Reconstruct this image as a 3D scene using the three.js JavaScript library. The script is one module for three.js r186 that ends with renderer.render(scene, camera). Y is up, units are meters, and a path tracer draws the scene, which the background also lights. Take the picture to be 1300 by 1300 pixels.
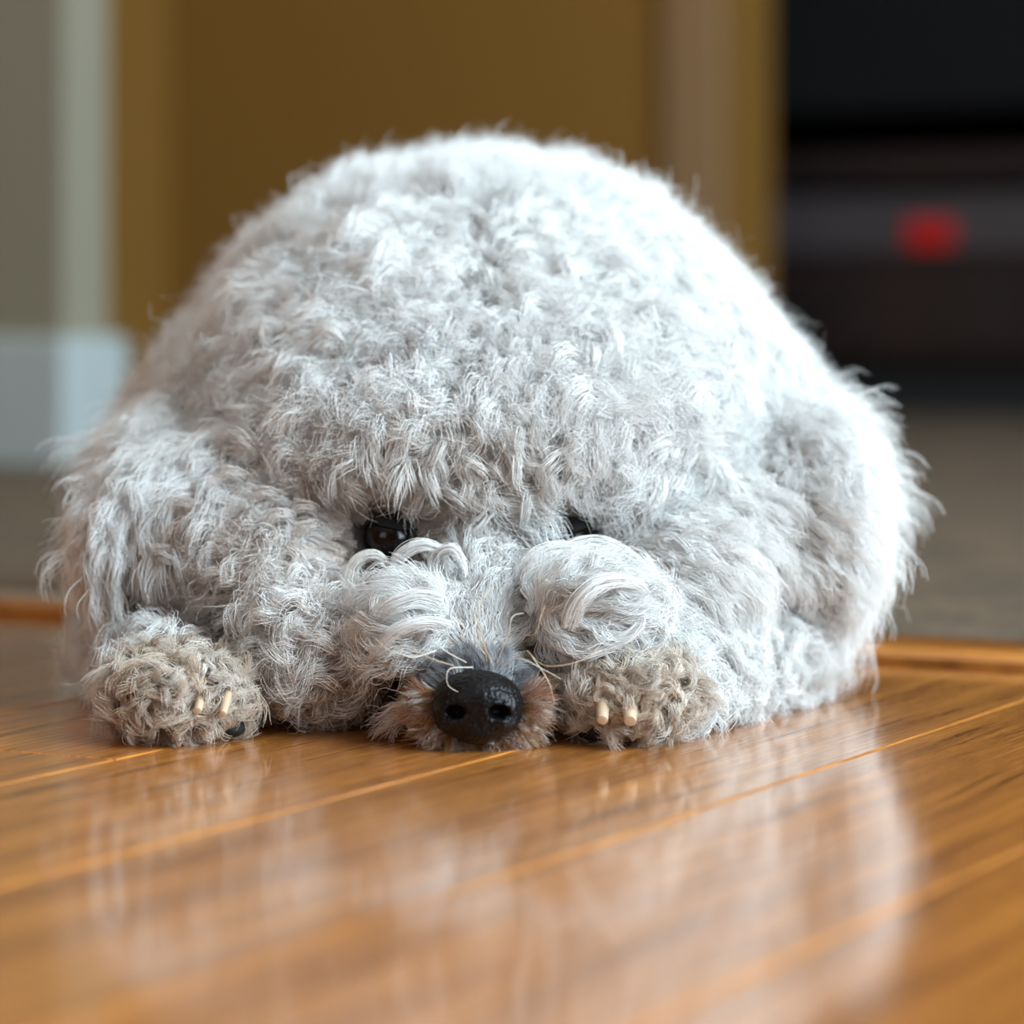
import * as THREE from 'three';
import { mergeGeometries } from 'three/addons/utils/BufferGeometryUtils.js';
import { RoundedBoxGeometry } from 'three/addons/geometries/RoundedBoxGeometry.js';
import { RectAreaLightUniformsLib } from 'three/addons/lights/RectAreaLightUniformsLib.js';
import { createNoise3D, createNoise2D } from 'simplex-noise';

// ------------------------------------------------------------------ camera, sky, light, exposure
const FOCAL = 4000;                                   // focal length in pixels of the 1300 x 1300 frame
const EYE_HEIGHT = 0.125;
const camera = new THREE.PerspectiveCamera(2 * Math.atan(650 / FOCAL) * 180 / Math.PI, 1, 0.05, 60);
camera.position.set(0, EYE_HEIGHT, 0);
camera.lookAt(0, EYE_HEIGHT, -1);
camera.setViewOffset(1300, 1300, 0, 250, 1300, 1300); // level camera, lens shifted down
camera.focus = 0.925;
camera.userData.fStop = 6.8;

const renderer = new THREE.WebGLRenderer({ antialias: true });
renderer.toneMapping = THREE.LinearToneMapping;
renderer.toneMappingExposure = 1.06;
renderer.shadowMap.enabled = true;

const scene = new THREE.Scene();
scene.background = new THREE.Color().setRGB(0.62, 0.82, 1.0);

// the room is turned against the camera: a runs along the threshold, b away from the camera along the boards
const TURN = -27.7 * Math.PI / 180, CT = Math.cos(TURN), ST = -Math.sin(TURN);
const room = (a, y, b) => new THREE.Vector3(a * CT + b * ST, y, a * ST - b * CT);
const WINDOW = { a: 1.7, b0: 0.0, b1: 1.9, y0: 0.45, y1: 2.2 };
RectAreaLightUniformsLib.init();
function windowLight(name, at, towards, w, h, color, intensity) {
  const l = new THREE.RectAreaLight(color, intensity, w, h);
  l.name = name; l.position.copy(at); l.lookAt(towards); scene.add(l);
}
windowLight('unseen_window_daylight', room(WINDOW.a - 0.02, (WINDOW.y0 + WINDOW.y1) / 2, (WINDOW.b0 + WINDOW.b1) / 2), room(-3, (WINDOW.y0 + WINDOW.y1) / 2, (WINDOW.b0 + WINDOW.b1) / 2), WINDOW.b1 - WINDOW.b0, WINDOW.y1 - WINDOW.y0, new THREE.Color().setRGB(0.71, 0.89, 1.0), 15.2);  // out of view, placed to light the dog from the right
windowLight('added_rear_fill', room(-0.6, 1.4, -1.96), room(-0.6, 1.4, 5), 1.3, 1.2, new THREE.Color().setRGB(1.0, 0.91, 0.95), 1.7);  // fill light added behind the camera to lift the dim side of the dog

// ------------------------------------------------------------------ helpers
function mulberry(seed) { return () => { seed |= 0; seed = seed + 0x6D2B79F5 | 0; let t = Math.imul(seed ^ seed >>> 15, 1 | seed); t = t + Math.imul(t ^ t >>> 7, 61 | t) ^ t; return ((t ^ t >>> 14) >>> 0) / 4294967296; }; }
const V = (x, y, z) => new THREE.Vector3(x, y, z);
const lin = (r, g, b) => new THREE.Color().setRGB(r, g, b);
const clamp = (x, a = 0, b = 1) => Math.min(b, Math.max(a, x));
const smooth = (a, b, x) => { const t = clamp((x - a) / (b - a)); return t * t * (3 - 2 * t); };
function mesh(name, geometry, material, parent) {
  const m = new THREE.Mesh(geometry, material); m.name = name; m.castShadow = m.receiveShadow = true; parent.add(m); return m;
}
function top(o, label, category, kind, group) {
  o.userData.label = label; o.userData.category = category;
  if (kind) o.userData.kind = kind;
  if (group) o.userData.group = group;
  return o;
}
function groupAt(name, position, turn = 0) { const g = new THREE.Group(); g.name = name; g.position.copy(position); g.rotation.y = turn; scene.add(g); return g; }
// a box in room coordinates, as a geometry in the turned frame (a, y, -b)
function roomBox(a0, a1, y0, y1, b0, b1, bevel = 0) {
  const w = a1 - a0, h = y1 - y0, d = b1 - b0;
  const g = bevel ? new RoundedBoxGeometry(w, h, d, 2, Math.min(bevel, w / 2.01, h / 2.01, d / 2.01)) : new THREE.BoxGeometry(w, h, d);
  g.translate((a0 + a1) / 2, (y0 + y1) / 2, -(b0 + b1) / 2);
  return g.index ? g.toNonIndexed() : g;
}
function noiseTexture(w, h, fn, srgb) {
  const data = new Uint8Array(w * h * 4);
  for (let y = 0; y < h; y++) for (let x = 0; x < w; x++) { const c = fn(x / w, y / h), i = (y * w + x) * 4; data[i] = clamp(c[0]) * 255; data[i + 1] = clamp(c[1]) * 255; data[i + 2] = clamp(c[2]) * 255; data[i + 3] = 255; }
  const t = new THREE.DataTexture(data, w, h); t.magFilter = THREE.LinearFilter; t.minFilter = THREE.LinearFilter; t.wrapS = t.wrapT = THREE.RepeatWrapping;
  if (srgb) t.colorSpace = THREE.SRGBColorSpace;
  t.needsUpdate = true; return t;
}
const n2 = createNoise2D(mulberry(11)), n3 = createNoise3D(mulberry(12));
// noise that repeats after one unit in u and v
const tile = (u, v, fu, fv, s = 0) => { const a = u * 2 * Math.PI, b = v * 2 * Math.PI; return n3(Math.cos(a) * fu / 6.283 + s, Math.sin(a) * fu / 6.283 + Math.cos(b) * fv / 6.283 * 0.731, Math.sin(b) * fv / 6.283 + s * 0.37); };

// ------------------------------------------------------------------ floor of boards
const BOARD = 0.0912, SEAM = -0.4193, EDGE_B = 1.052;
const grain = noiseTexture(1024, 1024, (u, v) => {              // u along the board (0.9 m), v across (0.18 m)
  const fine = tile(u, v, 26, 420), mid = tile(u, v, 9, 110, 3), broad = tile(u, v, 4, 14, 7);
  const dash = Math.max(0, tile(u, v, 60, 520, 5) - 0.25), knuckle = Math.pow(Math.max(0, tile(u, v, 7, 40, 9)), 3);
  const k = 1 + fine * 0.12 + mid * 0.1 + broad * 0.1 - dash * 0.42 - knuckle * 0.4;
  return [0.775 * k, 0.485 * Math.pow(k, 1.2), 0.2 * Math.pow(k, 1.45)];
}, true);
function boardMaterial(tint) {
  return new THREE.MeshPhysicalMaterial({ map: grain, color: tint, roughness: 0.42, clearcoat: 1, clearcoatRoughness: 0.1 });
}
const boardMaterials = [[1, 1, 1], [0.9, 0.87, 0.82], [1.06, 1.04, 1.02], [0.96, 0.98, 1.04]].map((c) => boardMaterial(lin(...c)));
function boardGeometry(length, shift) {
  const w = BOARD, c = 0.0009, dpt = 0.0007, h = 0.012, L = length, pos = [], uv = [];
  const quad = (p, q, r, s) => { for (const k of [p, q, r, p, r, s]) { pos.push(...k); uv.push((k[2] + shift * 0.37) / 0.9, (k[0] + shift * 0.13) / 0.18); } };
  const x0 = 0.00015, x1 = w - 0.00015, z0 = -0.00015, z1 = -L + 0.00015;
  const A = [x0 + c, 0, z0 - c], B = [x1 - c, 0, z0 - c], C = [x1 - c, 0, z1 + c], D = [x0 + c, 0, z1 + c];
  const a = [x0, -dpt, z0], b = [x1, -dpt, z0], cc = [x1, -dpt, z1], d = [x0, -dpt, z1];
  const a2 = [x0, -h, z0], b2 = [x1, -h, z0], c2 = [x1, -h, z1], d2 = [x0, -h, z1];
  quad(A, B, C, D); quad(a, b, B, A); quad(b, cc, C, B); quad(cc, d, D, C); quad(d, a, A, D);
  quad(a2, b2, b, a); quad(b2, c2, cc, b); quad(c2, d2, d, cc); quad(d2, a2, a, d);
  const g = new THREE.BufferGeometry();
  g.setAttribute('position', new THREE.Float32BufferAttribute(pos, 3)); g.setAttribute('uv', new THREE.Float32BufferAttribute(uv, 2)); g.computeVertexNormals();
  return g;
}
const WALL_LEFT = -2.245, WALL_RIGHT = 1.7, REAR = -2.0, FAR = 4.7, CEILING = 2.5;
const floor = groupAt('floor', V(0, 0, 0), TURN);
top(floor, 'glossy honey brown bamboo plank floor under the dog', 'floor', 'structure');
mesh('subfloor', roomBox(WALL_LEFT - 0.12, WALL_RIGHT + 0.12, -0.06, -0.0125, REAR - 0.12, FAR + 0.12), new THREE.MeshStandardMaterial({ color: lin(0.12, 0.07, 0.03), roughness: 0.9 }), floor);
{
  const rnd = mulberry(5), made = new Map();
  const first = Math.ceil((WALL_LEFT - SEAM) / BOARD), last = Math.floor((WALL_RIGHT - SEAM) / BOARD);
  for (let k = first - 1; k < last + 1; k++) {
    const joint = k === -2 ? 0.733 : -0.25 - rnd() * 0.7;       // where two boards of this row meet
    for (const [b0, b1] of [[REAR, joint], [joint, EDGE_B]]) {
      const key = (b1 - b0).toFixed(3) + (k & 3);
      if (!made.has(key)) made.set(key, boardGeometry(b1 - b0, rnd() * 10));
      const m = mesh('plank', made.get(key), boardMaterials[Math.floor(rnd() * 4)], floor);
      m.position.set(SEAM + k * BOARD, 0, -b0);
    }
  }
}
// the wooden threshold along the ends of the boards
{
  const s = new THREE.Shape(), w = 0.052, h = 0.006;
  s.moveTo(0, -0.012); s.lineTo(0, 0.0025); s.quadraticCurveTo(0.004, h, 0.014, h); s.lineTo(w - 0.014, h); s.quadraticCurveTo(w - 0.004, h, w, 0.002); s.lineTo(w, -0.012);
  const g = new THREE.ExtrudeGeometry(s, { depth: WALL_RIGHT - WALL_LEFT, bevelEnabled: false, steps: 1 });
  g.rotateY(Math.PI / 2);                                       // shape x runs along -z (away), depth along a
  const p = g.attributes.position, uv = g.attributes.uv;
  for (let i = 0; i < p.count; i++) uv.setXY(i, p.getX(i) / 0.9, p.getZ(i) / 0.18);
  g.translate(WALL_LEFT, 0, -(EDGE_B + 0.013));
  const t = mesh('trim_1', g, boardMaterials[0], scene); t.rotation.y = TURN;
  top(t, 'honey wood threshold strip between plank floor and carpet', 'threshold', 'structure');
}
// carpet beyond
{
  const pile = noiseTexture(512, 512, (u, v) => { const k = 0.82 + 0.2 * tile(u, v, 120, 120, 1) + 0.12 * tile(u, v, 12, 14, 4); return [0.44 * k, 0.36 * k, 0.275 * k]; }, true);
  pile.repeat.set(1.2, 1.2);
  const b0 = EDGE_B + 0.066, w = WALL_RIGHT - WALL_LEFT, d = FAR - b0;
  const g = new THREE.BoxGeometry(w, 0.014, d, 1, 1, 1);
  const p = g.attributes.position, uv = g.attributes.uv;
  for (let i = 0; i < p.count; i++) uv.setXY(i, p.getX(i), p.getZ(i));
  g.translate((WALL_LEFT + WALL_RIGHT) / 2, -0.005, -(b0 + d / 2));
  const c = mesh('carpet', g, new THREE.MeshPhysicalMaterial({ map: pile, roughness: 1, sheen: 0.3, sheenRoughness: 0.8 }), scene); c.rotation.y = TURN;
  top(c, 'taupe carpet beyond the wooden threshold strip', 'carpet', 'structure');
}

// ------------------------------------------------------------------ walls, ceiling, openings
const paint = (r, g, b) => new THREE.MeshStandardMaterial({ color: lin(r, g, b), roughness: 0.75 });
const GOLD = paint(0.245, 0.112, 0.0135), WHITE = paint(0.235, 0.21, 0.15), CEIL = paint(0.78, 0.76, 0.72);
const TRIMWHITE = new THREE.MeshPhysicalMaterial({ color: lin(0.4, 0.45, 0.45), roughness: 0.35, clearcoat: 0.3 });
const CASING = new THREE.MeshPhysicalMaterial({ color: lin(0.3, 0.165, 0.075), roughness: 0.5 });
function structure(name, parts, material, label, category) {
  const m = mesh(name, mergeGeometries(parts), material, scene); m.rotation.y = TURN; return top(m, label, category, 'structure');
}
structure('ceiling', [roomBox(WALL_LEFT - 0.12, WALL_RIGHT + 0.12, CEILING, CEILING + 0.1, REAR - 0.12, FAR + 0.12)], CEIL, 'white painted ceiling over both rooms', 'ceiling');
structure('wall_left', [roomBox(WALL_LEFT - 0.12, WALL_LEFT, -0.06, CEILING, REAR - 0.12, FAR + 0.12)], GOLD, 'gold painted side wall beside the white wall end', 'wall');
structure('wall_right', [
  roomBox(WALL_RIGHT, WALL_RIGHT + 0.12, -0.06, WINDOW.y0, REAR - 0.12, FAR + 0.12), roomBox(WALL_RIGHT, WALL_RIGHT + 0.12, WINDOW.y1, CEILING, REAR - 0.12, FAR + 0.12),
  roomBox(WALL_RIGHT, WALL_RIGHT + 0.12, WINDOW.y0, WINDOW.y1, REAR - 0.12, WINDOW.b0), roomBox(WALL_RIGHT, WALL_RIGHT + 0.12, WINDOW.y0, WINDOW.y1, WINDOW.b1, FAR + 0.12)], GOLD, 'gold painted wall around the large side window', 'wall');
structure('wall_rear', [
  roomBox(WALL_LEFT, WALL_RIGHT, -0.06, 0.8, REAR - 0.12, REAR), roomBox(WALL_LEFT, WALL_RIGHT, 2.0, CEILING, REAR - 0.12, REAR),
  roomBox(WALL_LEFT, -1.25, 0.8, 2.0, REAR - 0.12, REAR), roomBox(0.05, WALL_RIGHT, 0.8, 2.0, REAR - 0.12, REAR)], GOLD, 'gold painted wall around the added rear window', 'wall');
structure('wall_far', [roomBox(WALL_LEFT, WALL_RIGHT, -0.06, CEILING, FAR, FAR + 0.12)], GOLD, 'gold painted end wall of the room beyond the doorway', 'wall');
const DOOR_A0 = -1.475, DOOR_A1 = -0.5, DOOR_B = 3.34, DOOR_B1 = 3.478;
structure('wall_back', [
  roomBox(WALL_LEFT, DOOR_A0, -0.012, CEILING, DOOR_B, DOOR_B1), roomBox(DOOR_A1, WALL_RIGHT, -0.012, CEILING, DOOR_B, DOOR_B1), roomBox(DOOR_A0, DOOR_A1, 2.05, CEILING, DOOR_B, DOOR_B1)],
  GOLD, 'golden brown painted wall behind the dog', 'wall');
structure('trim_2', [
  roomBox(DOOR_A0 - 0.073, DOOR_A0, 0.002, 2.12, DOOR_B - 0.016, DOOR_B, 0.004), roomBox(DOOR_A1, DOOR_A1 + 0.073, 0.002, 2.12, DOOR_B - 0.016, DOOR_B, 0.004), roomBox(DOOR_A0 - 0.073, DOOR_A1 + 0.073, 2.05, 2.123, DOOR_B - 0.02, DOOR_B, 0.004)],
  CASING, 'tan wooden casing around the dark doorway', 'door casing');
const STUB_A = -1.48, STUB_B0 = 2.05, STUB_B1 = 2.113;
structure('wall_partition', [roomBox(WALL_LEFT, STUB_A, -0.012, CEILING, STUB_B0, STUB_B1)], WHITE, 'off white partition wall end left of the dog', 'wall');
structure('baseboard_partition', [roomBox(WALL_LEFT, STUB_A + 0.013, 0.002, 0.108, STUB_B0 - 0.013, STUB_B1 + 0.013, 0.006)], TRIMWHITE, 'glossy white baseboard wrapped around the partition end', 'baseboard');
structure('baseboard_back', [roomBox(WALL_LEFT, DOOR_A0 - 0.073, 0.002, 0.108, DOOR_B - 0.013, DOOR_B, 0.004)], TRIMWHITE, 'white baseboard along the golden brown wall', 'baseboard');
const glassMaterial = new THREE.MeshPhysicalMaterial({ color: 0xffffff, transmission: 1, thickness: 0, roughness: 0, ior: 1.5 });
function windowAt(name, label, boxes, pane) {
  const w = groupAt(name, V(0, 0, 0), TURN); top(w, label, 'window', 'structure');
  mesh('window_frame', mergeGeometries(boxes.map((b) => roomBox(...b, 0.004))), TRIMWHITE, w);
  mesh('pane', roomBox(...pane), glassMaterial, w);
}
{
  const { a, b0, b1, y0, y1 } = WINDOW, m = (b0 + b1) / 2;
  windowAt('window_1', 'large white framed side window out of view, letting in daylight from the right', [
    [a + 0.03, a + 0.1, y0, y0 + 0.05, b0, b1], [a + 0.03, a + 0.1, y1 - 0.05, y1, b0, b1], [a + 0.03, a + 0.1, y0, y1, b0, b0 + 0.05], [a + 0.03, a + 0.1, y0, y1, b1 - 0.05, b1], [a + 0.03, a + 0.1, y0, y1, m - 0.025, m + 0.025]],
    [a + 0.06, a + 0.064, y0 + 0.02, y1 - 0.02, b0 + 0.02, b1 - 0.02]);
  windowAt('window_2', 'white framed rear window added behind the camera for fill light', [  // added opening that goes with the rear fill light
    [-1.25, 0.05, 0.8, 0.85, REAR - 0.1, REAR - 0.03], [-1.25, 0.05, 1.95, 2.0, REAR - 0.1, REAR - 0.03], [-1.25, -1.2, 0.8, 2.0, REAR - 0.1, REAR - 0.03], [0, 0.05, 0.8, 2.0, REAR - 0.1, REAR - 0.03]],
    [-1.23, 0.03, 0.82, 1.98, REAR - 0.064, REAR - 0.06]);
}

// ------------------------------------------------------------------ dark media cabinet beyond the doorway
{
  const cab = groupAt('media_cabinet', room(-1.3, 0.002, 3.65), TURN);
  top(cab, 'dark brown media cabinet with open shelves beyond the doorway', 'cabinet');
  const dark = new THREE.MeshPhysicalMaterial({ color: lin(0.016, 0.0065, 0.006), roughness: 0.5, clearcoat: 0.15 }), black = new THREE.MeshStandardMaterial({ color: lin(0.006, 0.006, 0.006), roughness: 0.8 });
  const box = (a0, a1, y0, y1, b0, b1, r = 0.003) => roomBox(a0, a1, y0, y1, b0, b1, r);
  mesh('plinth', box(-0.45, 0.55, 0, 0.062, 0.04, 0.42), black, cab);
  mesh('side_panel', box(-0.47, -0.45, 0, 0.9, 0, 0.44), dark, cab);
  mesh('side_panel', box(0.55, 0.57, 0, 0.9, 0, 0.44), dark, cab);
  mesh('back_panel', box(-0.45, 0.55, 0.062, 0.9, 0.425, 0.44), black, cab);
  mesh('bottom_shelf', box(-0.45, 0.55, 0.062, 0.078, 0.01, 0.42), dark, cab);
  for (const a of [-0.45, 0.052]) { const d = mesh('drawer', box(a, a + 0.498, 0.08, 0.186, 0, 0.018), dark, cab); mesh('handle', box(a + 0.2, a + 0.3, 0.13, 0.138, -0.014, -0.002), black, d); }
  mesh('shelf', box(-0.45, 0.55, 0.186, 0.2, 0.005, 0.42), dark, cab);
  mesh('shelf', box(-0.45, 0.55, 0.29, 0.325, 0.005, 0.42), dark, cab);
  mesh('top_board', box(-0.49, 0.59, 0.9, 0.925, -0.015, 0.45), dark, cab);
  const charcoal = new THREE.MeshPhysicalMaterial({ color: lin(0.007, 0.0063, 0.007), roughness: 0.8, specularIntensity: 0.3 });
  mesh('door_panel', box(-0.45, 0.55, 0.375, 0.89, 0.0, 0.018), charcoal, cab);
  const rec = groupAt('media_receiver', room(-1.3, 0.2025, 3.66), TURN);
  top(rec, 'grey electronic box with a red lit display on a cabinet shelf', 'electronics');
  mesh('case', box(-0.28, 0.42, 0, 0.072, 0.01, 0.32), new THREE.MeshStandardMaterial({ color: lin(0.055, 0.042, 0.044), roughness: 0.55 }), rec);
  mesh('display', box(-0.075, -0.015, 0.006, 0.04, 0.004, 0.0115, 0.001), new THREE.MeshStandardMaterial({ color: lin(0.08, 0, 0), emissive: lin(1, 0.0, 0.0), emissiveIntensity: 0.2, roughness: 0.8 }), rec);
}

// ------------------------------------------------------------------ the dog
const at = (px, py, d) => V((px - 650) * d / FOCAL, EYE_HEIGHT - (py - 400) * d / FOCAL, -d);   // measured points of the dog
const dog = groupAt('dog', V(0, 0, -1.05));
top(dog, 'fluffy white curly haired dog lying flat with its chin on the floor', 'dog');
const DOG = dog.position;
// the body as joined ellipsoids and tapered capsules; h is how deep the coat is there
const ell = (region, px, py, d, rx, ry, rz, h) => ({ region, c: at(px, py, d), r: V(rx * d / FOCAL - h, ry * d / FOCAL - h, rz - h), h });
const cap = (region, p, q, h) => { const a = at(p[0], p[1], p[2]), b = at(q[0], q[1], q[2]); return { region, a, b, ra: p[3] * p[2] / FOCAL - h, rb: q[3] * q[2] / FOCAL - h, h }; };
const PRIMS = [
  ell('body', 607, 545, 1.15, 385, 366, 0.15, 0.017), ell('body', 615, 600, 1.13, 448, 290, 0.15, 0.017), ell('body', 612, 570, 1.27, 370, 320, 0.1, 0.017),
  ell('body', 612, 455, 1.095, 290, 205, 0.075, 0.017),
  ell('flank', 1005, 655, 1.06, 148, 195, 0.085, 0.014), ell('flank', 222, 655, 1.06, 125, 175, 0.08, 0.014),
  ell('head', 615, 500, 1.06, 360, 235, 0.075, 0.015), ell('head', 615, 570, 1.01, 310, 190, 0.06, 0.014), ell('brow', 610, 578, 0.98, 200, 80, 0.031, 0.01),
  ell('face', 606, 705, 0.985, 200, 80, 0.034, 0.005),
  ell('ear', 152, 690, 0.992, 82, 92, 0.024, 0.009), cap('ear', [340, 600, 1.0, 80], [205, 650, 0.995, 85], 0.009),
  ell('ear', 925, 690, 1.0, 105, 110, 0.03, 0.009),
  ell('cheek', 396, 822, 0.955, 106, 114, 0.03, 0.008), ell('cheek', 345, 715, 0.985, 135, 120, 0.036, 0.009), ell('ear', 862, 735, 0.98, 120, 112, 0.036, 0.009), ell('cheek', 300, 690, 1.01, 150, 130, 0.04, 0.009),
  cap('muzzle', [612, 745, 0.96, 80], [607, 878, 0.92, 64], 0.005),
  ell('muzzle', 526, 802, 0.934, 80, 80, 0.022, 0.006), ell('muzzle', 752, 775, 0.936, 100, 82, 0.024, 0.006),
  ell('chin', 598, 908, 0.922, 112, 50, 0.02, 0.004),
  ell('paw', 228, 882, 0.934, 105, 70, 0.03, 0.005), cap('arm', [215, 865, 0.955, 70], [185, 800, 1.05, 95], 0.008),
  ell('paw', 800, 884, 0.93, 96, 72, 0.028, 0.005), cap('arm', [835, 868, 0.945, 78], [985, 825, 1.02, 92], 0.008),
];
const smin = (a, b, k) => { const h = Math.max(k - Math.abs(a - b), 0) / k; return Math.min(a, b) - h * h * k * 0.25; };
function primDistance(q, x, y, z) {
  if (q.c) {
    const dx = x - q.c.x, dy = y - q.c.y, dz = z - q.c.z, k0 = Math.hypot(dx / q.r.x, dy / q.r.y, dz / q.r.z), k1 = Math.hypot(dx / q.r.x ** 2, dy / q.r.y ** 2, dz / q.r.z ** 2);
    return k1 > 1e-6 ? k0 * (k0 - 1) / k1 : -Math.min(q.r.x, q.r.y, q.r.z);
  }
  const bx = q.b.x - q.a.x, by = q.b.y - q.a.y, bz = q.b.z - q.a.z, t = clamp(((x - q.a.x) * bx + (y - q.a.y) * by + (z - q.a.z) * bz) / (bx * bx + by * by + bz * bz));
  return Math.hypot(x - q.a.x - bx * t, y - q.a.y - by * t, z - q.a.z - bz * t) - (q.ra + (q.rb - q.ra) * t);
}
const BLEND = { body: 0.035, flank: 0.035, head: 0.035, brow: 0.024, face: 0.016, ear: 0.014, cheek: 0.022, muzzle: 0.007, chin: 0.008, paw: 0.006, arm: 0.012 };
function skin(x, y, z) {
  let d = 1;
  for (const q of PRIMS) d = smin(d, primDistance(q, x, y, z), BLEND[q.region]);
  return Math.max(d, 0.0015 - y);
}
function skinNormal(p, e = 0.002) {
  return V(skin(p.x + e, p.y, p.z) - skin(p.x - e, p.y, p.z), skin(p.x, p.y + e, p.z) - skin(p.x, p.y - e, p.z), skin(p.x, p.y, p.z + e) - skin(p.x, p.y, p.z - e)).normalize();
}
// surface nets: the zero surface of a distance field as one closed mesh
function surface(field, lo, hi, cell) {
  const nx = Math.ceil((hi.x - lo.x) / cell) + 1, ny = Math.ceil((hi.y - lo.y) / cell) + 1, nz = Math.ceil((hi.z - lo.z) / cell) + 1;
  const f = new Float32Array(nx * ny * nz), I = (i, j, k) => i + nx * (j + ny * k);
  for (let k = 0; k < nz; k++) for (let j = 0; j < ny; j++) for (let i = 0; i < nx; i++) f[I(i, j, k)] = field(lo.x + i * cell, lo.y + j * cell, lo.z + k * cell);
  const id = new Int32Array(nx * ny * nz).fill(-1), pos = [], idx = [];
  const E = [[0, 1], [2, 3], [4, 5], [6, 7], [0, 2], [1, 3], [4, 6], [5, 7], [0, 4], [1, 5], [2, 6], [3, 7]];
  for (let k = 0; k < nz - 1; k++) for (let j = 0; j < ny - 1; j++) for (let i = 0; i < nx - 1; i++) {
    const v = []; for (let c = 0; c < 8; c++) v.push(f[I(i + (c & 1), j + (c >> 1 & 1), k + (c >> 2))]);
    let n = 0, x = 0, y = 0, z = 0;
    for (const [a, b] of E) if (v[a] < 0 !== v[b] < 0) { const t = v[a] / (v[a] - v[b]); n++; x += (a & 1) + ((b & 1) - (a & 1)) * t; y += (a >> 1 & 1) + ((b >> 1 & 1) - (a >> 1 & 1)) * t; z += (a >> 2) + ((b >> 2) - (a >> 2)) * t; }
    if (n) { id[I(i, j, k)] = pos.length / 3; pos.push(lo.x + (i + x / n) * cell, lo.y + (j + y / n) * cell, lo.z + (k + z / n) * cell); }
  }
  const face = (a, b, c, d, flip) => { if (Math.min(a, b, c, d) < 0) return; flip ? idx.push(a, c, b, a, d, c) : idx.push(a, b, c, a, c, d); };
  for (let k = 1; k < nz - 1; k++) for (let j = 1; j < ny - 1; j++) for (let i = 1; i < nx - 1; i++) {
    const s = f[I(i, j, k)] < 0;
    if (s !== f[I(i + 1, j, k)] < 0) face(id[I(i, j - 1, k - 1)], id[I(i, j, k - 1)], id[I(i, j, k)], id[I(i, j - 1, k)], !s);
    if (s !== f[I(i, j + 1, k)] < 0) face(id[I(i - 1, j, k - 1)], id[I(i - 1, j, k)], id[I(i, j, k)], id[I(i, j, k - 1)], !s);
    if (s !== f[I(i, j, k + 1)] < 0) face(id[I(i - 1, j - 1, k)], id[I(i, j - 1, k)], id[I(i, j, k)], id[I(i - 1, j, k)], !s);
  }
  const g = new THREE.BufferGeometry(); g.setAttribute('position', new THREE.Float32BufferAttribute(pos, 3)); g.setIndex(idx); g.computeVertexNormals();
  return g;
}
const bodyGeometry = surface(skin, V(-0.19, -0.004, -1.4), V(0.19, 0.2, -0.86), 0.004);
// first point of the skin along the line through a measured point
function onSkin(px, py, d0 = 0.86) { let d = d0; for (let i = 0; i < 200; i++) { const p = at(px, py, d), s = skin(p.x, p.y, p.z); if (s < 0.0003) return p; d += Math.max(0.0003, s * 0.6); } return at(px, py, d); }
const EYE_L = onSkin(490, 685), EYE_R = onSkin(726, 692), NOSE = at(606, 893, 0.905);
const CLAWS = [[252, 899, 0.9065, 1], [284, 903, 0.9065, 0.95], [765, 911, 0.902, 1.4], [800, 912, 0.901, 1.6]].map(([x, y, d, k]) => ({ p: at(x, y, d), k }));

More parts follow.
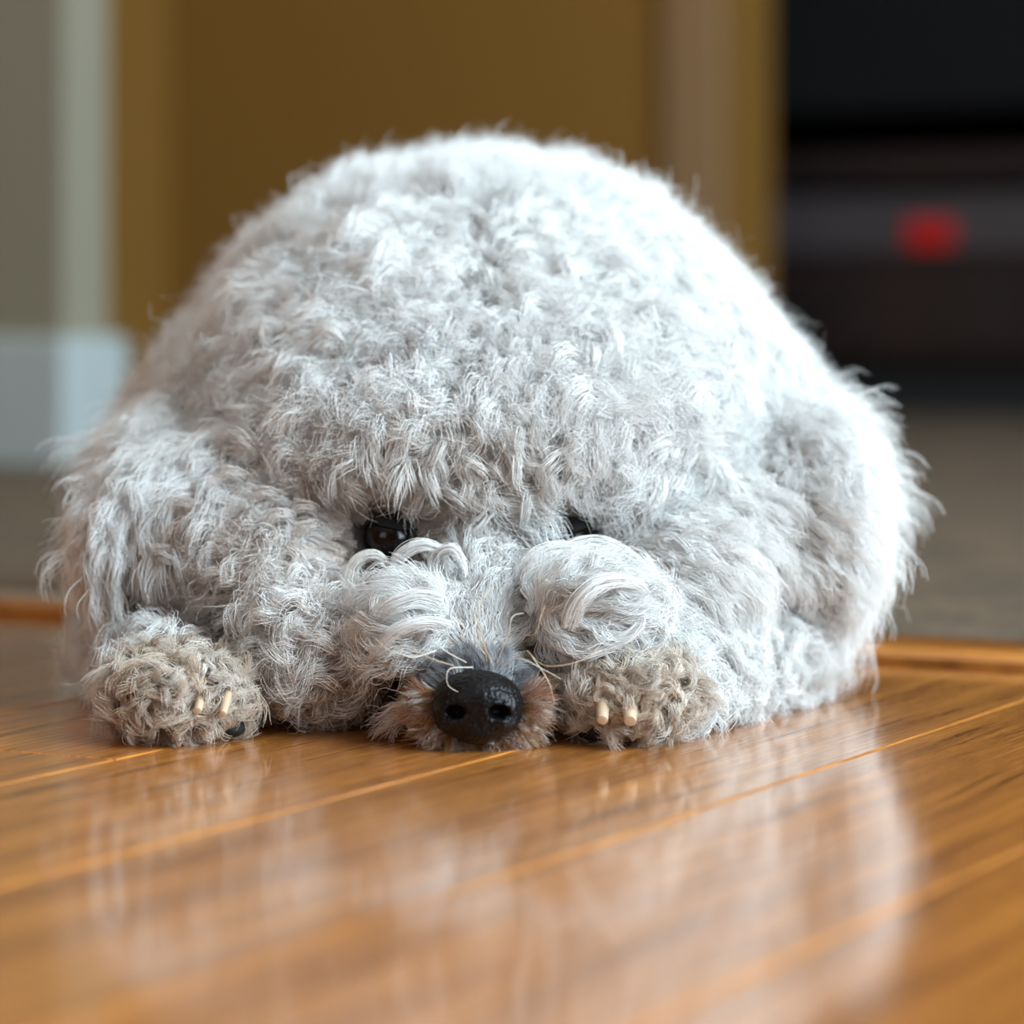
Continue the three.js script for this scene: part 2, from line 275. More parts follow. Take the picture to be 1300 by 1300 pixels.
// ---- locks of hair: a bundle of fine tapering strands that share a bend, a wave and a curl, set with other locks in a patch of coat
function addLock(out, rnd, o, place, shade) {
  const gs = (s) => (rnd() + rnd() + rnd() - 1.5) * s, ph = rnd() * 6.283, P = V(), N = V(), T = V(), A = V(), B = V();
  for (let s = 0; s < o.n; s++) {
    const rr = Math.sqrt(rnd()) * o.root, ra = rnd() * 6.283, ox = Math.cos(ra) * rr, oz = Math.sin(ra) * rr;
    const stray = rnd() < o.stray ? 2.6 : 1, len = o.len * (0.72 + 0.38 * rnd()), amp = o.amp * (0.8 + 0.4 * rnd()), p0 = ph + gs(0.5) * stray, bend = o.bend * (0.85 + 0.3 * rnd()) + gs(0.25) * stray;
    const f1 = 1 + 2 * rnd(), f2 = 1 + 2 * rnd(), g1 = rnd() * 6.28, g2 = rnd() * 6.28, lx = gs(0.12) * stray, lz = gs(0.12) * stray, S = o.seg, path = [];
    let cx = 0, cy = 0;
    for (let i = 0; i <= S; i++) {
      const t = i / S, th = bend * t; if (i) { cx += Math.sin(th) * len / S; cy += Math.cos(th) * len / S; }
      const env = smooth(0, 0.35, t), keep = 1 - o.clump * smooth(0, 0.9, t), w = 6.283 * o.turns * t + p0;
      const wx = amp * env * (Math.cos(w) - Math.cos(p0) * (1 - t)), wz = amp * env * Math.sin(w) * o.helix, fz = o.frizz * t * stray;
      path.push(V(cx + Math.cos(th) * wx + ox * keep + fz * Math.sin(f1 * 6.28 * t + g1) + lx * t * len, cy - Math.sin(th) * wx, wz + oz * keep + fz * Math.sin(f2 * 6.28 * t + g2) + lz * t * len).applyMatrix4(place));
    }
    const base = out.pos.length / 3, own = shade * (0.96 + 0.08 * rnd());
    for (let i = 0; i <= S; i++) {
      T.copy(path[Math.min(S, i + 1)]).sub(path[Math.max(0, i - 1)]).normalize(); A.set(0, 0, 1).cross(T); if (A.lengthSq() < 1e-4) A.set(1, 0, 0); A.normalize(); B.copy(T).cross(A);
      const r = o.rad * (1 - 0.7 * Math.pow(i / S, 1.5));
      for (let k = 0; k < 3; k++) { N.copy(A).multiplyScalar(Math.cos(k * 2.0944)).addScaledVector(B, Math.sin(k * 2.0944)); out.pos.push(path[i].x + N.x * r, path[i].y + N.y * r, path[i].z + N.z * r); out.nor.push(N.x, N.y, N.z); out.col.push(own, own, own); }
    }
    for (let i = 0; i < S; i++) for (let k = 0; k < 3; k++) { const a = base + i * 3 + k, b = base + i * 3 + (k + 1) % 3; out.idx.push(a, b, a + 3, b, b + 3, a + 3); }
  }
}
const STYLES = {   // lengths in metres
  plush: { n: 26, root: 0.0032, len: 0.02, bend: 0.7, amp: 0.0011, turns: 1.4, helix: 0.6, clump: 0.22, frizz: 0.0006, stray: 0.15, seg: 6, rad: 0.000125 },
  wave: { n: 30, root: 0.0034, len: 0.026, bend: 1.3, amp: 0.0024, turns: 1.7, helix: 0.7, clump: 0.56, frizz: 0.0003, stray: 0.09, seg: 11, rad: 0.000115 },
  curl: { n: 30, root: 0.0026, len: 0.026, bend: 1.7, amp: 0.0041, turns: 1.5, helix: 1, clump: 0.52, frizz: 0.0002, stray: 0.07, seg: 15, rad: 0.000115 },
  drape: { n: 32, root: 0.0034, len: 0.034, bend: 0.9, amp: 0.002, turns: 1.4, helix: 0.5, clump: 0.66, frizz: 0.0003, stray: 0.04, seg: 10, rad: 0.000125 },
  silk: { n: 30, root: 0.0024, len: 0.019, bend: 0.9, amp: 0.0009, turns: 0.9, helix: 0.5, clump: 0.5, frizz: 0.0003, stray: 0.08, seg: 7, rad: 0.00009 },
  bristle: { n: 14, root: 0.0014, len: 0.008, bend: 0.6, amp: 0.0002, turns: 0.6, helix: 0.5, clump: 0.5, frizz: 0.0002, stray: 0.1, seg: 5, rad: 0.00008 },
  ringlet: { n: 25, root: 0.0013, len: 0.017, bend: 1.6, amp: 0.0023, turns: 1.5, helix: 1, clump: 0.3, frizz: 0.0001, stray: 0.02, seg: 13, rad: 0.000125 },
  frizz: { n: 5, root: 0.004, len: 0.026, bend: 0.8, amp: 0.002, turns: 1.3, helix: 1, clump: 0.0, frizz: 0.0016, stray: 0.5, seg: 11, rad: 0.00006 },
};
// which coat grows where: shares of the styles, locks per square metre, patch spacing, tilt from the skin, length, yaw between locks, swirl of the lie
const COAT = {
  body: { styles: [['plush', 0.84], ['wave', 0.08], ['frizz', 0.08]], density: 160000, size: 0.011, tilt: 0.4, len: 0.95, yaw: 0.6, swirl: 1.1 },
  flank: { styles: [['plush', 0.5], ['wave', 0.3], ['drape', 0.15], ['frizz', 0.05]], density: 120000, size: 0.01, tilt: 0.9, len: 0.78, yaw: 0.4, swirl: 0.6 },
  head: { styles: [['wave', 0.38], ['curl', 0.37], ['plush', 0.15], ['frizz', 0.1]], density: 165000, size: 0.008, tilt: 0.6, len: 0.84, yaw: 0.6, swirl: 1.3 },
  brow: { styles: [['wave', 0.4], ['curl', 0.4], ['silk', 0.15], ['frizz', 0.05]], density: 150000, size: 0.006, tilt: 0.7, len: 0.7, yaw: 0.5, swirl: 0.9 },
  face: { styles: [['silk', 0.75], ['bristle', 0.25]], density: 320000, size: 0.0035, tilt: 1.0, len: 0.62, yaw: 0.3, swirl: 0.3 },
  ear: { styles: [['drape', 0.7], ['wave', 0.3]], density: 120000, size: 0.008, tilt: 1.25, len: 0.68, yaw: 0.25, swirl: 0.35 },
  cheek: { styles: [['wave', 0.4], ['silk', 0.2], ['curl', 0.37], ['frizz', 0.03]], density: 140000, size: 0.006, tilt: 1.05, len: 0.72, yaw: 0.35, swirl: 0.7 },
  muzzle: { styles: [['silk', 0.82], ['wave', 0.18]], density: 210000, size: 0.004, tilt: 1.1, len: 0.75, yaw: 0.25, swirl: 0.35 },
  chin: { styles: [['silk', 0.6], ['bristle', 0.4]], density: 280000, size: 0.003, tilt: 1.1, len: 0.55, yaw: 0.2, swirl: 0.25 },
  paw: { styles: [['ringlet', 0.9], ['silk', 0.1]], density: 190000, size: 0.0035, tilt: 0.7, len: 0.66, yaw: 1.5, swirl: 3 },
  arm: { styles: [['ringlet', 0.7], ['wave', 0.3]], density: 170000, size: 0.006, tilt: 0.75, len: 0.85, yaw: 1.0, swirl: 1.5 },
};
const VARIANTS = 6;
function patchOfCoat(coat, seed) {
  const rnd = mulberry(seed), out = { pos: [], nor: [], col: [], idx: [] }, n = Math.max(2, Math.round(coat.density * coat.size ** 2)), M = new THREE.Matrix4(), Q = new THREE.Quaternion(), E = new THREE.Euler();
  for (let i = 0; i < n; i++) {
    let pick = rnd(), style = coat.styles[0][0]; for (const [s, w] of coat.styles) { if (pick < w) { style = s; break; } pick -= w; }
    const r = Math.sqrt((i + rnd()) / n) * coat.size * 0.72, a = i * 2.39996 + rnd() * 0.6, k = coat.len * (0.78 + 0.4 * rnd());
    E.set((rnd() - 0.5) * 0.3, (rnd() + rnd() - 1) * coat.yaw * 2, -coat.tilt * (0.75 + 0.5 * rnd()), 'YZX'); Q.setFromEuler(E);
    M.compose(V(Math.cos(a) * r, 0, Math.sin(a) * r), Q, V(k, k, rnd() < 0.5 ? k : -k));
    addLock(out, rnd, STYLES[style], M, 0.92 + 0.08 * rnd());
  }
  const g = new THREE.BufferGeometry();
  g.setAttribute('position', new THREE.Float32BufferAttribute(out.pos, 3)); g.setAttribute('normal', new THREE.Float32BufferAttribute(out.nor, 3)); g.setAttribute('color', new THREE.Float32BufferAttribute(out.col, 3)); g.setIndex(out.idx);
  return g;
}
const patches = {}; let seedOf = 900;
for (const [k, o] of Object.entries(COAT)) patches[k] = Array.from({ length: VARIANTS }, () => patchOfCoat(o, seedOf++));

const CROWN = at(618, 470, 1.0), BRIDGE = at(610, 835, 0.91);
function comb(region, p) {
  const t = V(0, 0, 0), side = Math.sign(p.x - CROWN.x) || 1;
  if (region === 'body') t.set((p.x - CROWN.x) * 6, 0.5, -0.35);
  else if (region === 'flank') t.set(side * 0.5, -0.9, 0.1);
  else if (region === 'head' || region === 'brow') t.set((p.x - CROWN.x) * 18, (p.y - CROWN.y) * 16 - 0.25, 0.15);
  else if (region === 'ear') t.set(side > 0 ? 0.6 : -0.12, side > 0 ? -0.8 : -1, 0.15);
  else if (region === 'cheek') t.set(side * 0.8, -0.65, 0);
  else if (region === 'muzzle' || region === 'chin' || region === 'face') { t.set(p.x - BRIDGE.x, p.y - BRIDGE.y + 0.004, -0.01).normalize(); const off = smooth(0.003, 0.012, Math.abs(p.x - BRIDGE.x)); if (t.y > 0) t.y *= 1 - 0.45 * off; t.y -= 0.3 * off; t.x += Math.sign(t.x) * 0.35 * off; }
  else if (region === 'paw') t.set(0.1, -0.3, 0.3);
  else t.set(side * 0.3, -0.6, 0.3);
  return t;
}
function tint(region, p, rnd) {   // the colour of the hair itself: white, with tear and saliva stains and dirty feet
  const c = [0.97, 0.957, 0.937], mix = (r, g, b, k) => { k = clamp(k); c[0] += (r - c[0]) * k; c[1] += (g - c[1]) * k; c[2] += (b - c[2]) * k; };
  const patch = 0.5 + 0.5 * n3(p.x * 70, p.y * 70, p.z * 70), fine = rnd();
  const dEye = Math.min(p.distanceTo(EYE_L), p.distanceTo(EYE_R));
  mix(0.62, 0.44, 0.33, (1 - smooth(0.009, 0.026, dEye)) * (0.25 + 0.5 * patch)); mix(0.1, 0.065, 0.05, (1 - smooth(0.0095, 0.0135, dEye)) * (0.4 + 0.6 * fine));
  if (region === 'brow') mix(0.78, 0.65, 0.55, 0.1 + 0.35 * patch * fine);
  if (region === 'cheek') mix(0.76, 0.6, 0.5, 0.08 + 0.5 * patch * patch);
  if (region === 'paw') mix(0.6, 0.43, 0.28, 0.35 + 0.5 * patch);
  const dn = V(p.x - NOSE.x, p.y - NOSE.y, p.z - NOSE.z), r = dn.length();
  if (region === 'chin' || region === 'muzzle') {
    mix(0.44, 0.21, 0.1, smooth(0.003, -0.009, dn.y) * (1 - smooth(0.026, 0.04, r)) * (0.6 + 0.4 * fine));
    mix(0.33, 0.33, 0.35, smooth(-0.002, 0.006, dn.y) * (1 - smooth(0.0145, 0.02, r)) * 0.8);
  }
  return c;
}
const strands = {};       // region -> variant -> { g, m, c }
{
  const rnd = mulberry(77), P = bodyGeometry.attributes.position, X = bodyGeometry.index, A = V(), B = V(), C = V(), M = new THREE.Matrix4(), grid = new Map();
  // scattered points at least half a patch apart
  const tris = []; let sum = 0;
  for (let f = 0; f < X.count; f += 3) {
    A.fromBufferAttribute(P, X.getX(f)); B.fromBufferAttribute(P, X.getX(f + 1)); C.fromBufferAttribute(P, X.getX(f + 2));
    if ((A.y + B.y + C.y) / 3 < 0.0018) continue;
    sum += B.clone().sub(A).cross(C.clone().sub(A)).length() / 2; tris.push([f, sum]);
  }
  let total = 0;
  for (let tries = 0; tries < 260000; tries++) {
    const w = rnd() * sum; let lo = 0, hi = tris.length - 1; while (lo < hi) { const m = lo + hi >> 1; tris[m][1] < w ? lo = m + 1 : hi = m; }
    const f = tris[lo][0]; A.fromBufferAttribute(P, X.getX(f)); B.fromBufferAttribute(P, X.getX(f + 1)); C.fromBufferAttribute(P, X.getX(f + 2));
    let u = rnd(), v = rnd(); if (u + v > 1) { u = 1 - u; v = 1 - v; }
    const p = A.clone().addScaledVector(B.clone().sub(A), u).addScaledVector(C.clone().sub(A), v);
    let region = 'body', best = 1;
    for (const q of PRIMS) { const d = primDistance(q, p.x, p.y, p.z); if (d < best) { best = d; region = q.region; } }
    if (region !== 'muzzle' && region !== 'face' && Math.min(p.distanceTo(EYE_L), p.distanceTo(EYE_R)) < 0.021) region = 'face';
    const coat = COAT[region], gap = coat.size * 0.86 * (p.z < -1.25 ? 1.3 : 1), K = 0.006, ci = Math.floor(p.x / K), cj = Math.floor(p.y / K), ck = Math.floor(p.z / K), R = Math.ceil(0.0125 / K);
    let free = true;
    for (let i = -R; i <= R && free; i++) for (let j = -R; j <= R && free; j++) for (let k = -R; k <= R && free; k++) for (const o of grid.get((ci + i) * 1e6 + (cj + j) * 1e3 + ck + k) ?? []) if (o.p.distanceTo(p) < Math.min(gap, (gap + o.gap) / 2)) { free = false; break; }
    if (!free) continue;
    const key = ci * 1e6 + cj * 1e3 + ck; if (!grid.has(key)) grid.set(key, []); grid.get(key).push({ p, gap });
    const N = skinNormal(p);
    if (N.y < -0.75 && region !== 'ear' && region !== 'paw') continue;
    const dl = p.distanceTo(EYE_L), dr = p.distanceTo(EYE_R), dEye = Math.min(dl, dr);
    if (dl < 0.0082 || dr < 0.0092) continue;
    const nx = (p.x - NOSE.x) / 0.0112, ny = (p.y - NOSE.y + 0.001) / 0.0085;
    if (p.z > NOSE.z - 0.014 && nx * nx + ny * ny < 1) continue;
    if (CLAWS.some((c) => c.p.distanceTo(p) < 0.0024)) continue;
    const t = comb(region, p); if (p.y < 0.012) t.y *= 0.3; t.addScaledVector(N, -t.dot(N)); if (t.lengthSq() < 1e-8) t.set(1, 0, 0).addScaledVector(N, -N.x); t.normalize();
    t.applyAxisAngle(N, coat.swirl * (n3(p.x * 45, p.y * 45, p.z * 45 + 9) + 0.5 * n3(p.x * 130, p.y * 130, p.z * 130 + 3)) + (rnd() - 0.5) * (region === 'body' || region === 'head' || region === 'brow' ? 1.0 : 0.4));
    let len = (0.82 + 0.34 * rnd()) * (1 + 0.15 * n3(p.x * 60, p.y * 60, p.z * 60)), rise = 1;
    if (dEye < 0.032) {          // short hair laid away from the eyes
      const e = dl < dr ? EYE_L : EYE_R, w2 = 1 - smooth(0.012, 0.03, dEye), out = p.clone().sub(e); out.addScaledVector(N, -out.dot(N)).normalize();
      t.lerp(out, w2).normalize(); rise = 1 - 0.4 * w2; len *= 1 - (region === 'face' ? 0.32 : 0.5) * w2;
    }
    if (dr < 0.024 && p.y > EYE_R.y && region !== 'muzzle') len *= 0.62;
    const dn = p.distanceTo(NOSE); if (dn < 0.03 && (region === 'muzzle' || region === 'chin')) len *= 0.5 + 0.5 * smooth(0.014, 0.03, dn);
    const upright = 1 - 0.2 * (1 - smooth(0.01, 0.04, Math.hypot(p.x - CROWN.x, p.y - CROWN.y, (p.z - CROWN.z) * 0.5)));
    const Z = t.clone().cross(N), flip = rnd() < 0.5 ? -1 : 1, va = Math.floor(rnd() * VARIANTS);
    M.makeBasis(t.clone().multiplyScalar(len * upright), N.clone().multiplyScalar(len * rise), Z.multiplyScalar(flip * (0.92 + 0.16 * rnd()))).setPosition(p.x - DOG.x, p.y - DOG.y, p.z - DOG.z);
    const bin = (strands[region] ??= {})[va] ??= { g: patches[region][va], m: [], c: [] };
    bin.m.push(...M.elements); bin.c.push(...tint(region, p, rnd)); total++;
  }
}
const hair = new THREE.MeshPhysicalMaterial({ color: 0xffffff, roughness: 0.6, specularIntensity: 0.6, vertexColors: true }), wool = new THREE.MeshPhysicalMaterial({ color: 0xffffff, roughness: 1, specularIntensity: 0, vertexColors: true });
const skinMaterial = new THREE.MeshStandardMaterial({ vertexColors: true, roughness: 0.8 });
{   // pink skin, black around the eyes, the nose and the lips
  const p = bodyGeometry.attributes.position, col = new Float32Array(p.count * 3), q = V();
  for (let i = 0; i < p.count; i++) {
    q.fromBufferAttribute(p, i);
    const dark = Math.max(1 - smooth(0.011, 0.015, Math.min(q.distanceTo(EYE_L), q.distanceTo(EYE_R)) + 0.002 * n3(q.x * 300, q.y * 300, q.z * 300)), 1 - smooth(0.018, 0.024, q.distanceTo(NOSE)));
    col.set([0.62 - 0.605 * dark, 0.5 - 0.488 * dark, 0.44 - 0.43 * dark], i * 3);
  }
  bodyGeometry.setAttribute('color', new THREE.BufferAttribute(col, 3));
}
bodyGeometry.translate(-DOG.x, -DOG.y, -DOG.z);
mesh('body', bodyGeometry, skinMaterial, dog);
const COAT_NAMES = { body: 'back_fur', flank: 'flank_fur', head: 'head_fur', brow: 'brow_fur', face: 'face_fur', ear: 'ear_fur', cheek: 'cheek_fur', muzzle: 'muzzle_fur', chin: 'chin_fur', paw: 'paw_fur', arm: 'foreleg_fur' };
for (const [region, bins] of Object.entries(strands)) {
  const g = new THREE.Group(); g.name = COAT_NAMES[region]; dog.add(g);
  for (const bin of Object.values(bins)) {
    const n = bin.m.length / 16, im = new THREE.InstancedMesh(bin.g, ['body', 'flank', 'head', 'arm', 'paw'].includes(region) ? wool : hair, n), col = new THREE.Color(), M = new THREE.Matrix4();
    im.name = 'fur_locks'; im.userData.kind = 'stuff'; im.castShadow = im.receiveShadow = true;
    for (let i = 0; i < n; i++) { im.setMatrixAt(i, M.fromArray(bin.m, i * 16)); im.setColorAt(i, col.setRGB(bin.c[i * 3], bin.c[i * 3 + 1], bin.c[i * 3 + 2])); }
    g.add(im);
  }
}

// ---- nose, eyes, claws, pads, whiskers
const local = (p) => V(p.x - DOG.x, p.y - DOG.y, p.z - DOG.z);
{   // short hair round the nose: rusty and pale below, grey above
  const rnd = mulberry(41), fringe = new THREE.Group(); fringe.name = 'lip_fur'; dog.add(fringe);
  const kinds = Array.from({ length: 4 }, (_, i) => patchOfCoat({ styles: [['bristle', 1]], density: 1, size: 0.0008, tilt: 0.05, len: 1, yaw: 3 }, 300 + i)), bins = kinds.map(() => []), M = new THREE.Matrix4(), C = at(606, 893, 0.9085);
  for (let i = 0; i < 620; i++) {
    const up = rnd() < 0.3, a = up ? (10 + 160 * rnd()) * Math.PI / 180 : (165 + 210 * rnd()) * Math.PI / 180, ring = rnd(), low = Math.max(0, -Math.sin(a));
    const p = V(C.x + Math.cos(a) * (0.0112 + 0.0045 * ring), C.y + Math.sin(a) * (0.0092 + 0.003 * ring), C.z - 0.007 * ring);
    if (p.y < 0.0012) p.y = 0.0012 + 0.001 * rnd();
    const D = V(Math.cos(a) + (rnd() - 0.5) * 0.4, Math.sin(a) * 0.9 + (rnd() - 0.5) * 0.3, up ? -0.25 : 0.25 + 0.55 * low + 0.3 * rnd()).normalize(), L = up ? 0.55 + 0.3 * rnd() : 0.75 + 0.55 * rnd(), len = 0.0075 * L;
    if (p.y + D.y * len < 0.0006) { D.y = (0.0006 - p.y) / len; D.normalize(); }
    const X = V(Math.cos(a), up ? 0.3 : -0.25, -0.6), Xa = X.addScaledVector(D, -X.dot(D)).normalize(), Z = Xa.clone().cross(D), pale = rnd();
    const c = up ? [0.16 + 0.5 * pale * pale, 0.16 + 0.5 * pale * pale, 0.175 + 0.5 * pale * pale] : pale < 0.42 ? [0.4 + 0.1 * rnd(), 0.19 + 0.06 * rnd(), 0.085] : pale < 0.75 ? [0.66, 0.46, 0.36] : [0.93, 0.89, 0.85];
    M.makeBasis(Xa.multiplyScalar(L), D.multiplyScalar(L), Z).setPosition(local(p)); bins[i & 3].push([M.clone(), c]);
  }
  bins.forEach((b, k) => {
    const im = new THREE.InstancedMesh(kinds[k], hair, b.length), col = new THREE.Color(); im.name = 'fur_locks'; im.userData.kind = 'stuff'; im.castShadow = im.receiveShadow = true;
    b.forEach(([m, c], i) => { im.setMatrixAt(i, m); im.setColorAt(i, col.setRGB(...c)); }); fringe.add(im);
  });
}
const sdEll = (x, y, z, cx, cy, cz, rx, ry, rz) => { const dx = (x - cx) / rx, dy = (y - cy) / ry, dz = (z - cz) / rz, k0 = Math.hypot(dx, dy, dz), k1 = Math.hypot(dx / rx, dy / ry, dz / rz); return k1 > 1e-6 ? k0 * (k0 - 1) / k1 : -rx; };
const sdCap = (x, y, z, a, b, r) => { const bx = b[0] - a[0], by = b[1] - a[1], bz = b[2] - a[2], t = clamp(((x - a[0]) * bx + (y - a[1]) * by + (z - a[2]) * bz) / (bx * bx + by * by + bz * bz)); return Math.hypot(x - a[0] - bx * t, y - a[1] - by * t, z - a[2] - bz * t) - r; };
const smax = (a, b, k) => -smin(-a, -b, k);
{
  const field = (x, y, z) => {
    const ax = Math.abs(x);
    let d = sdEll(x, y, z, 0, 0.0012, 0, 0.0128, 0.0088, 0.0102);
    d = smin(d, sdEll(ax, y, z, 0.0062, -0.0025, 0.0022, 0.0062, 0.0062, 0.007), 0.003);
    d = smin(d, sdEll(x, y, z, 0, -0.006, 0.002, 0.0062, 0.0052, 0.0065), 0.003);
    d = smax(d, -sdEll(ax, y, z, 0.0062, -0.0018, 0.0096, 0.0031, 0.0021, 0.0055), 0.0012);           // nostril
    d = smax(d, -sdCap(ax, y, z, [0.0072, -0.0026, 0.0092], [0.0122, -0.0042, 0.0062], 0.0009), 0.0014); // slit to the side
    d = smax(d, -sdCap(x, y, z, [0, 0.0005, 0.0112], [0, -0.0115, 0.0092], 0.0005), 0.0012);            // philtrum
    return d + 0.00026 * n3(x * 800, y * 800, z * 800) + 0.0001 * n3(x * 1900 + 5, y * 1900, z * 1900);
  };
  const m = mesh('nose', surface(field, V(-0.0155, -0.0135, -0.012), V(0.0155, 0.0125, 0.0125), 0.00042), new THREE.MeshPhysicalMaterial({ color: lin(0.005, 0.0045, 0.005), roughness: 0.34, specularIntensity: 0.4 }), dog);
  m.position.copy(local(at(606, 895, 0.9045))); m.rotation.x = -0.1; m.userData.label = 'black pebbled leathery nose with two nostrils';
}
for (const [e, s] of [[EYE_L, -1], [EYE_R, 1]]) {
  const N = V(s * 0.28, 0.12, 1).normalize(), c = local(e).addScaledVector(N, -0.0042), g = new THREE.Group(); g.name = 'eye'; g.position.copy(c); g.lookAt(g.position.clone().add(N)); dog.add(g);
  g.quaternion.setFromUnitVectors(V(0, 0, 1), N);
  mesh('eyeball', new THREE.SphereGeometry(0.0086, 40, 28), new THREE.MeshPhysicalMaterial({ color: lin(0.006, 0.0035, 0.003), roughness: 0.16, specularIntensity: 0.55 }), g);
  const lidMaterial = new THREE.MeshStandardMaterial({ color: lin(0.005, 0.0035, 0.003), roughness: 0.9 });
  const upper = mesh('eyelid', new THREE.SphereGeometry(0.0092, 40, 16, 0, 2 * Math.PI, 0, 0.98), lidMaterial, g); upper.rotation.set(0.16, 0, s * 0.22);
  const lower = mesh('eyelid', new THREE.SphereGeometry(0.0091, 40, 16, 0, 2 * Math.PI, 2.25, Math.PI - 2.25), lidMaterial, g); lower.rotation.z = s * 0.12;
  const pts = []; for (let i = 0; i < 40; i++) { const a = i / 40 * 6.2832, inner = Math.cos(a) * -s > 0 ? 1.28 : 1; pts.push(V(Math.cos(a) * 0.0092 * inner, Math.sin(a) * 0.0064 - (inner > 1 ? 0.0012 * Math.abs(Math.cos(a)) : 0), 0.0044 - 0.0014 * Math.abs(Math.cos(a)))); }
  mesh('eyelid', new THREE.TubeGeometry(new THREE.CatmullRomCurve3(pts, true), 80, 0.0012, 10, true), lidMaterial, g);
}
// ---- the large single curls that stand out on the face
{
  const CURLS = [
    [[500, 745], [508, 708], [535, 692], [560, 700], [574, 732], 0.010, 11], [[548, 722], [556, 702], [575, 698], [588, 716], [590, 735], 0.009, 8], [[444, 752], [450, 716], [474, 705], [494, 720], [497, 748], 0.010, 9],
    [[690, 735], [718, 702], [760, 692], [808, 714], [842, 765], 0.010, 14], [[668, 775], [664, 728], [690, 702], [732, 697], [770, 712], 0.010, 14], [[722, 800], [734, 764], [760, 742], [800, 738], [830, 760], 0.009, 13],
    [[560, 742], [520, 736], [490, 748], [476, 778], [480, 800], 0.009, 13], [[566, 768], [528, 760], [492, 772], [468, 804], [474, 830], 0.009, 13], [[575, 795], [540, 790], [505, 800], [480, 824], [462, 850], 0.009, 11],
    [[700, 815], [740, 826], [790, 812], [815, 790], [812, 770], 0.008, 10],
  ];
  const curls = new THREE.Group(); curls.name = 'face_curls'; dog.add(curls);
  const rnd = mulberry(613), curlMaterials = [[0.97, 0.957, 0.937], [0.9, 0.86, 0.81]].map((c) => new THREE.MeshPhysicalMaterial({ color: lin(...c), roughness: 0.55, specularIntensity: 0.7, side: THREE.DoubleSide }));
  CURLS.forEach((row, q) => {
    const width = row.pop(), out = row.pop(), D = row.map(([x, y]) => { const p = onSkin(x, y); return p.z < -1.02 ? at(x, y, 0.945) : p; });
    const mid = D.reduce((a, p) => Math.max(a, p.z), -9), centre = new THREE.CatmullRomCurve3(row.map(([x, y], k) => { const z = D[k].z * 0.5 + mid * 0.5, n = row.length - 1; return local(at(x, y, -z - out * (0.35 + 0.65 * Math.sin(0.5 + 2.2 * k / n)))); }));
    const pos = [], nor = [], idx = [], S = 20, N = 70, T = V(), A = V(), B = V();
    const P = [], F = [], G = []; for (let i = 0; i <= S; i++) { P.push(centre.getPoint(i / S)); const t = centre.getTangent(i / S), a = V(0, 0, 1).cross(t).normalize(); F.push(a); G.push(t.clone().cross(a)); }
    for (let k = 0; k < N; k++) {
      const r = Math.sqrt(rnd()) * width * 0.000225, an = rnd() * 6.283, t0 = rnd() * 0.12, t1 = 0.82 + rnd() * 0.18, tw = 0.8 * (rnd() - 0.5), fz = rnd() < 0.12 ? 0.0009 : 0.0002, f = 1 + 2 * rnd(), path = [];
      for (let i = 0; i <= S; i++) { const t = t0 + (t1 - t0) * i / S, j = Math.min(S - 1, Math.floor(t * S)), w = t * S - j, taper = 1 - 0.55 * smooth(0.4, 1, t), a = an + tw * t; path.push(P[j].clone().lerp(P[j + 1], w).addScaledVector(F[j].clone().lerp(F[j + 1], w), Math.cos(a) * r * taper + fz * Math.sin(f * 6 * t + an)).addScaledVector(G[j].clone().lerp(G[j + 1], w), Math.sin(a) * r * taper + fz * Math.cos(f * 6 * t + an))); }
      const base = pos.length / 3;
      for (let i = 0; i <= S; i++) {
        T.copy(path[Math.min(S, i + 1)]).sub(path[Math.max(0, i - 1)]).normalize(); A.set(0, 0, 1).cross(T).normalize(); B.copy(T).cross(A); const rad = 0.0001 * (1 - 0.7 * (i / S) ** 2);
        for (let h = 0; h < 3; h++) { const c = Math.cos(h * 2.0944), e = Math.sin(h * 2.0944), x = A.x * c + B.x * e, y = A.y * c + B.y * e, z = A.z * c + B.z * e; pos.push(path[i].x + x * rad, path[i].y + y * rad, path[i].z + z * rad); nor.push(x, y, z); }
      }
      for (let i = 0; i < S; i++) for (let h = 0; h < 3; h++) { const a = base + i * 3 + h, b = base + i * 3 + (h + 1) % 3; idx.push(a, b, a + 3, b, b + 3, a + 3); }
    }
    const geo = new THREE.BufferGeometry(); geo.setAttribute('position', new THREE.Float32BufferAttribute(pos, 3)); geo.setAttribute('normal', new THREE.Float32BufferAttribute(nor, 3)); geo.setIndex(idx);
    mesh('curl', geo, curlMaterials[q === 2 ? 1 : 0], curls);
  });
}
const clawMaterial = new THREE.MeshPhysicalMaterial({ color: lin(0.6, 0.44, 0.3), roughness: 0.35, clearcoat: 0.4 }), padMaterial = new THREE.MeshStandardMaterial({ color: lin(0.007, 0.006, 0.006), roughness: 0.75,  });
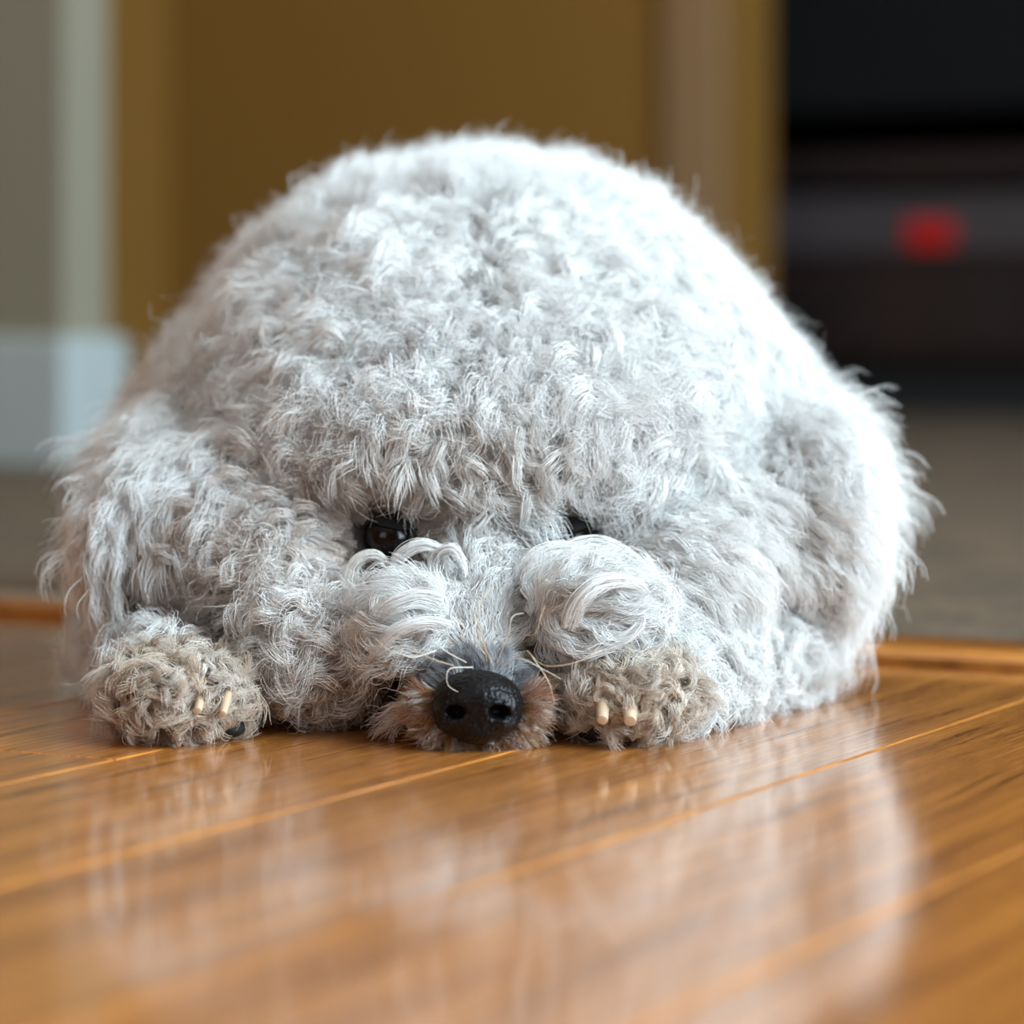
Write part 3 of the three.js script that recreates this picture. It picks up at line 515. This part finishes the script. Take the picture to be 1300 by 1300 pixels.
for (const { p, k } of CLAWS) {
  const r = 0.00125 * k, prof = [[0, -0.0016], [r * 0.78, -0.0016], [r * 0.9, -0.0013], [r, 0.001], [r * 1.12, 0.005], [r * 1.1, 0.009], [0, 0.009]].map(([x, y]) => new THREE.Vector2(x, y));
  const c = mesh('claw', new THREE.LatheGeometry(prof, 16), clawMaterial, dog); c.position.copy(local(p)); c.quaternion.setFromUnitVectors(V(0, 1, 0), V(0.05, 0.42, -0.9).normalize()); c.userData.label = 'short pale trimmed claw';
}
for (const [x, y, d, rx, ry] of [[246, 924, 0.926, 22, 13], [292, 924, 0.927, 20, 12], [754, 927, 0.921, 22, 15], [826, 929, 0.921, 28, 14]]) {
  const g = new THREE.SphereGeometry(1, 24, 16); g.scale(rx * d / FOCAL, ry * d / FOCAL, 0.006);
  const m = mesh('toe_pad', g, padMaterial, dog); m.position.copy(local(at(x, y, d))); m.userData.label = 'black toe pad';
}
const whiskerPale = new THREE.MeshStandardMaterial({ color: lin(0.85, 0.78, 0.66), roughness: 0.4 }), whiskerTan = new THREE.MeshStandardMaterial({ color: lin(0.6, 0.44, 0.27), roughness: 0.4 });
const WHISKERS = [[[623, 838], [604, 795], [604, 772], [631, 740]], [[615, 830], [596, 803], [577, 780], [571, 753]], [[631, 841], [646, 803], [650, 784], [665, 778]], [[665, 807], [681, 803], [686, 784], [692, 768]],
  [[592, 841], [565, 826], [546, 811], [519, 807]], [[554, 826], [523, 834], [496, 826], [477, 811]], [[669, 826], [692, 845], [723, 843], [769, 826]], [[673, 830], [696, 865], [704, 893]], [[600, 847], [569, 851], [568, 868], [588, 882]],
  [[618, 840], [612, 805], [608, 790], [612, 760]], [[640, 845], [660, 836], [690, 850], [712, 862]], [[683, 742], [692, 736], [700, 741]], [[575, 845], [545, 835], [520, 822], [500, 826]]];
WHISKERS.forEach((w, i) => {
  const n = w.length, curve = new THREE.CatmullRomCurve3(w.map(([x, y], k) => local(at(x, y, 0.899 - 0.008 * Math.sin(k / (n - 1) * 3.1)))));
  const g = new THREE.TubeGeometry(curve, 24, 0.00016, 5), p = g.attributes.position, c = V();
  for (let k = 0; k < p.count; k++) { const t = Math.floor(k / 6) / 24, q = curve.getPointAt(Math.min(1, t)); c.fromBufferAttribute(p, k).sub(q).multiplyScalar(1 - 0.6 * t).add(q); p.setXYZ(k, c.x, c.y, c.z); }
  mesh('whisker', g, i % 3 ? whiskerPale : whiskerTan, dog);
});
renderer.render(scene, camera);
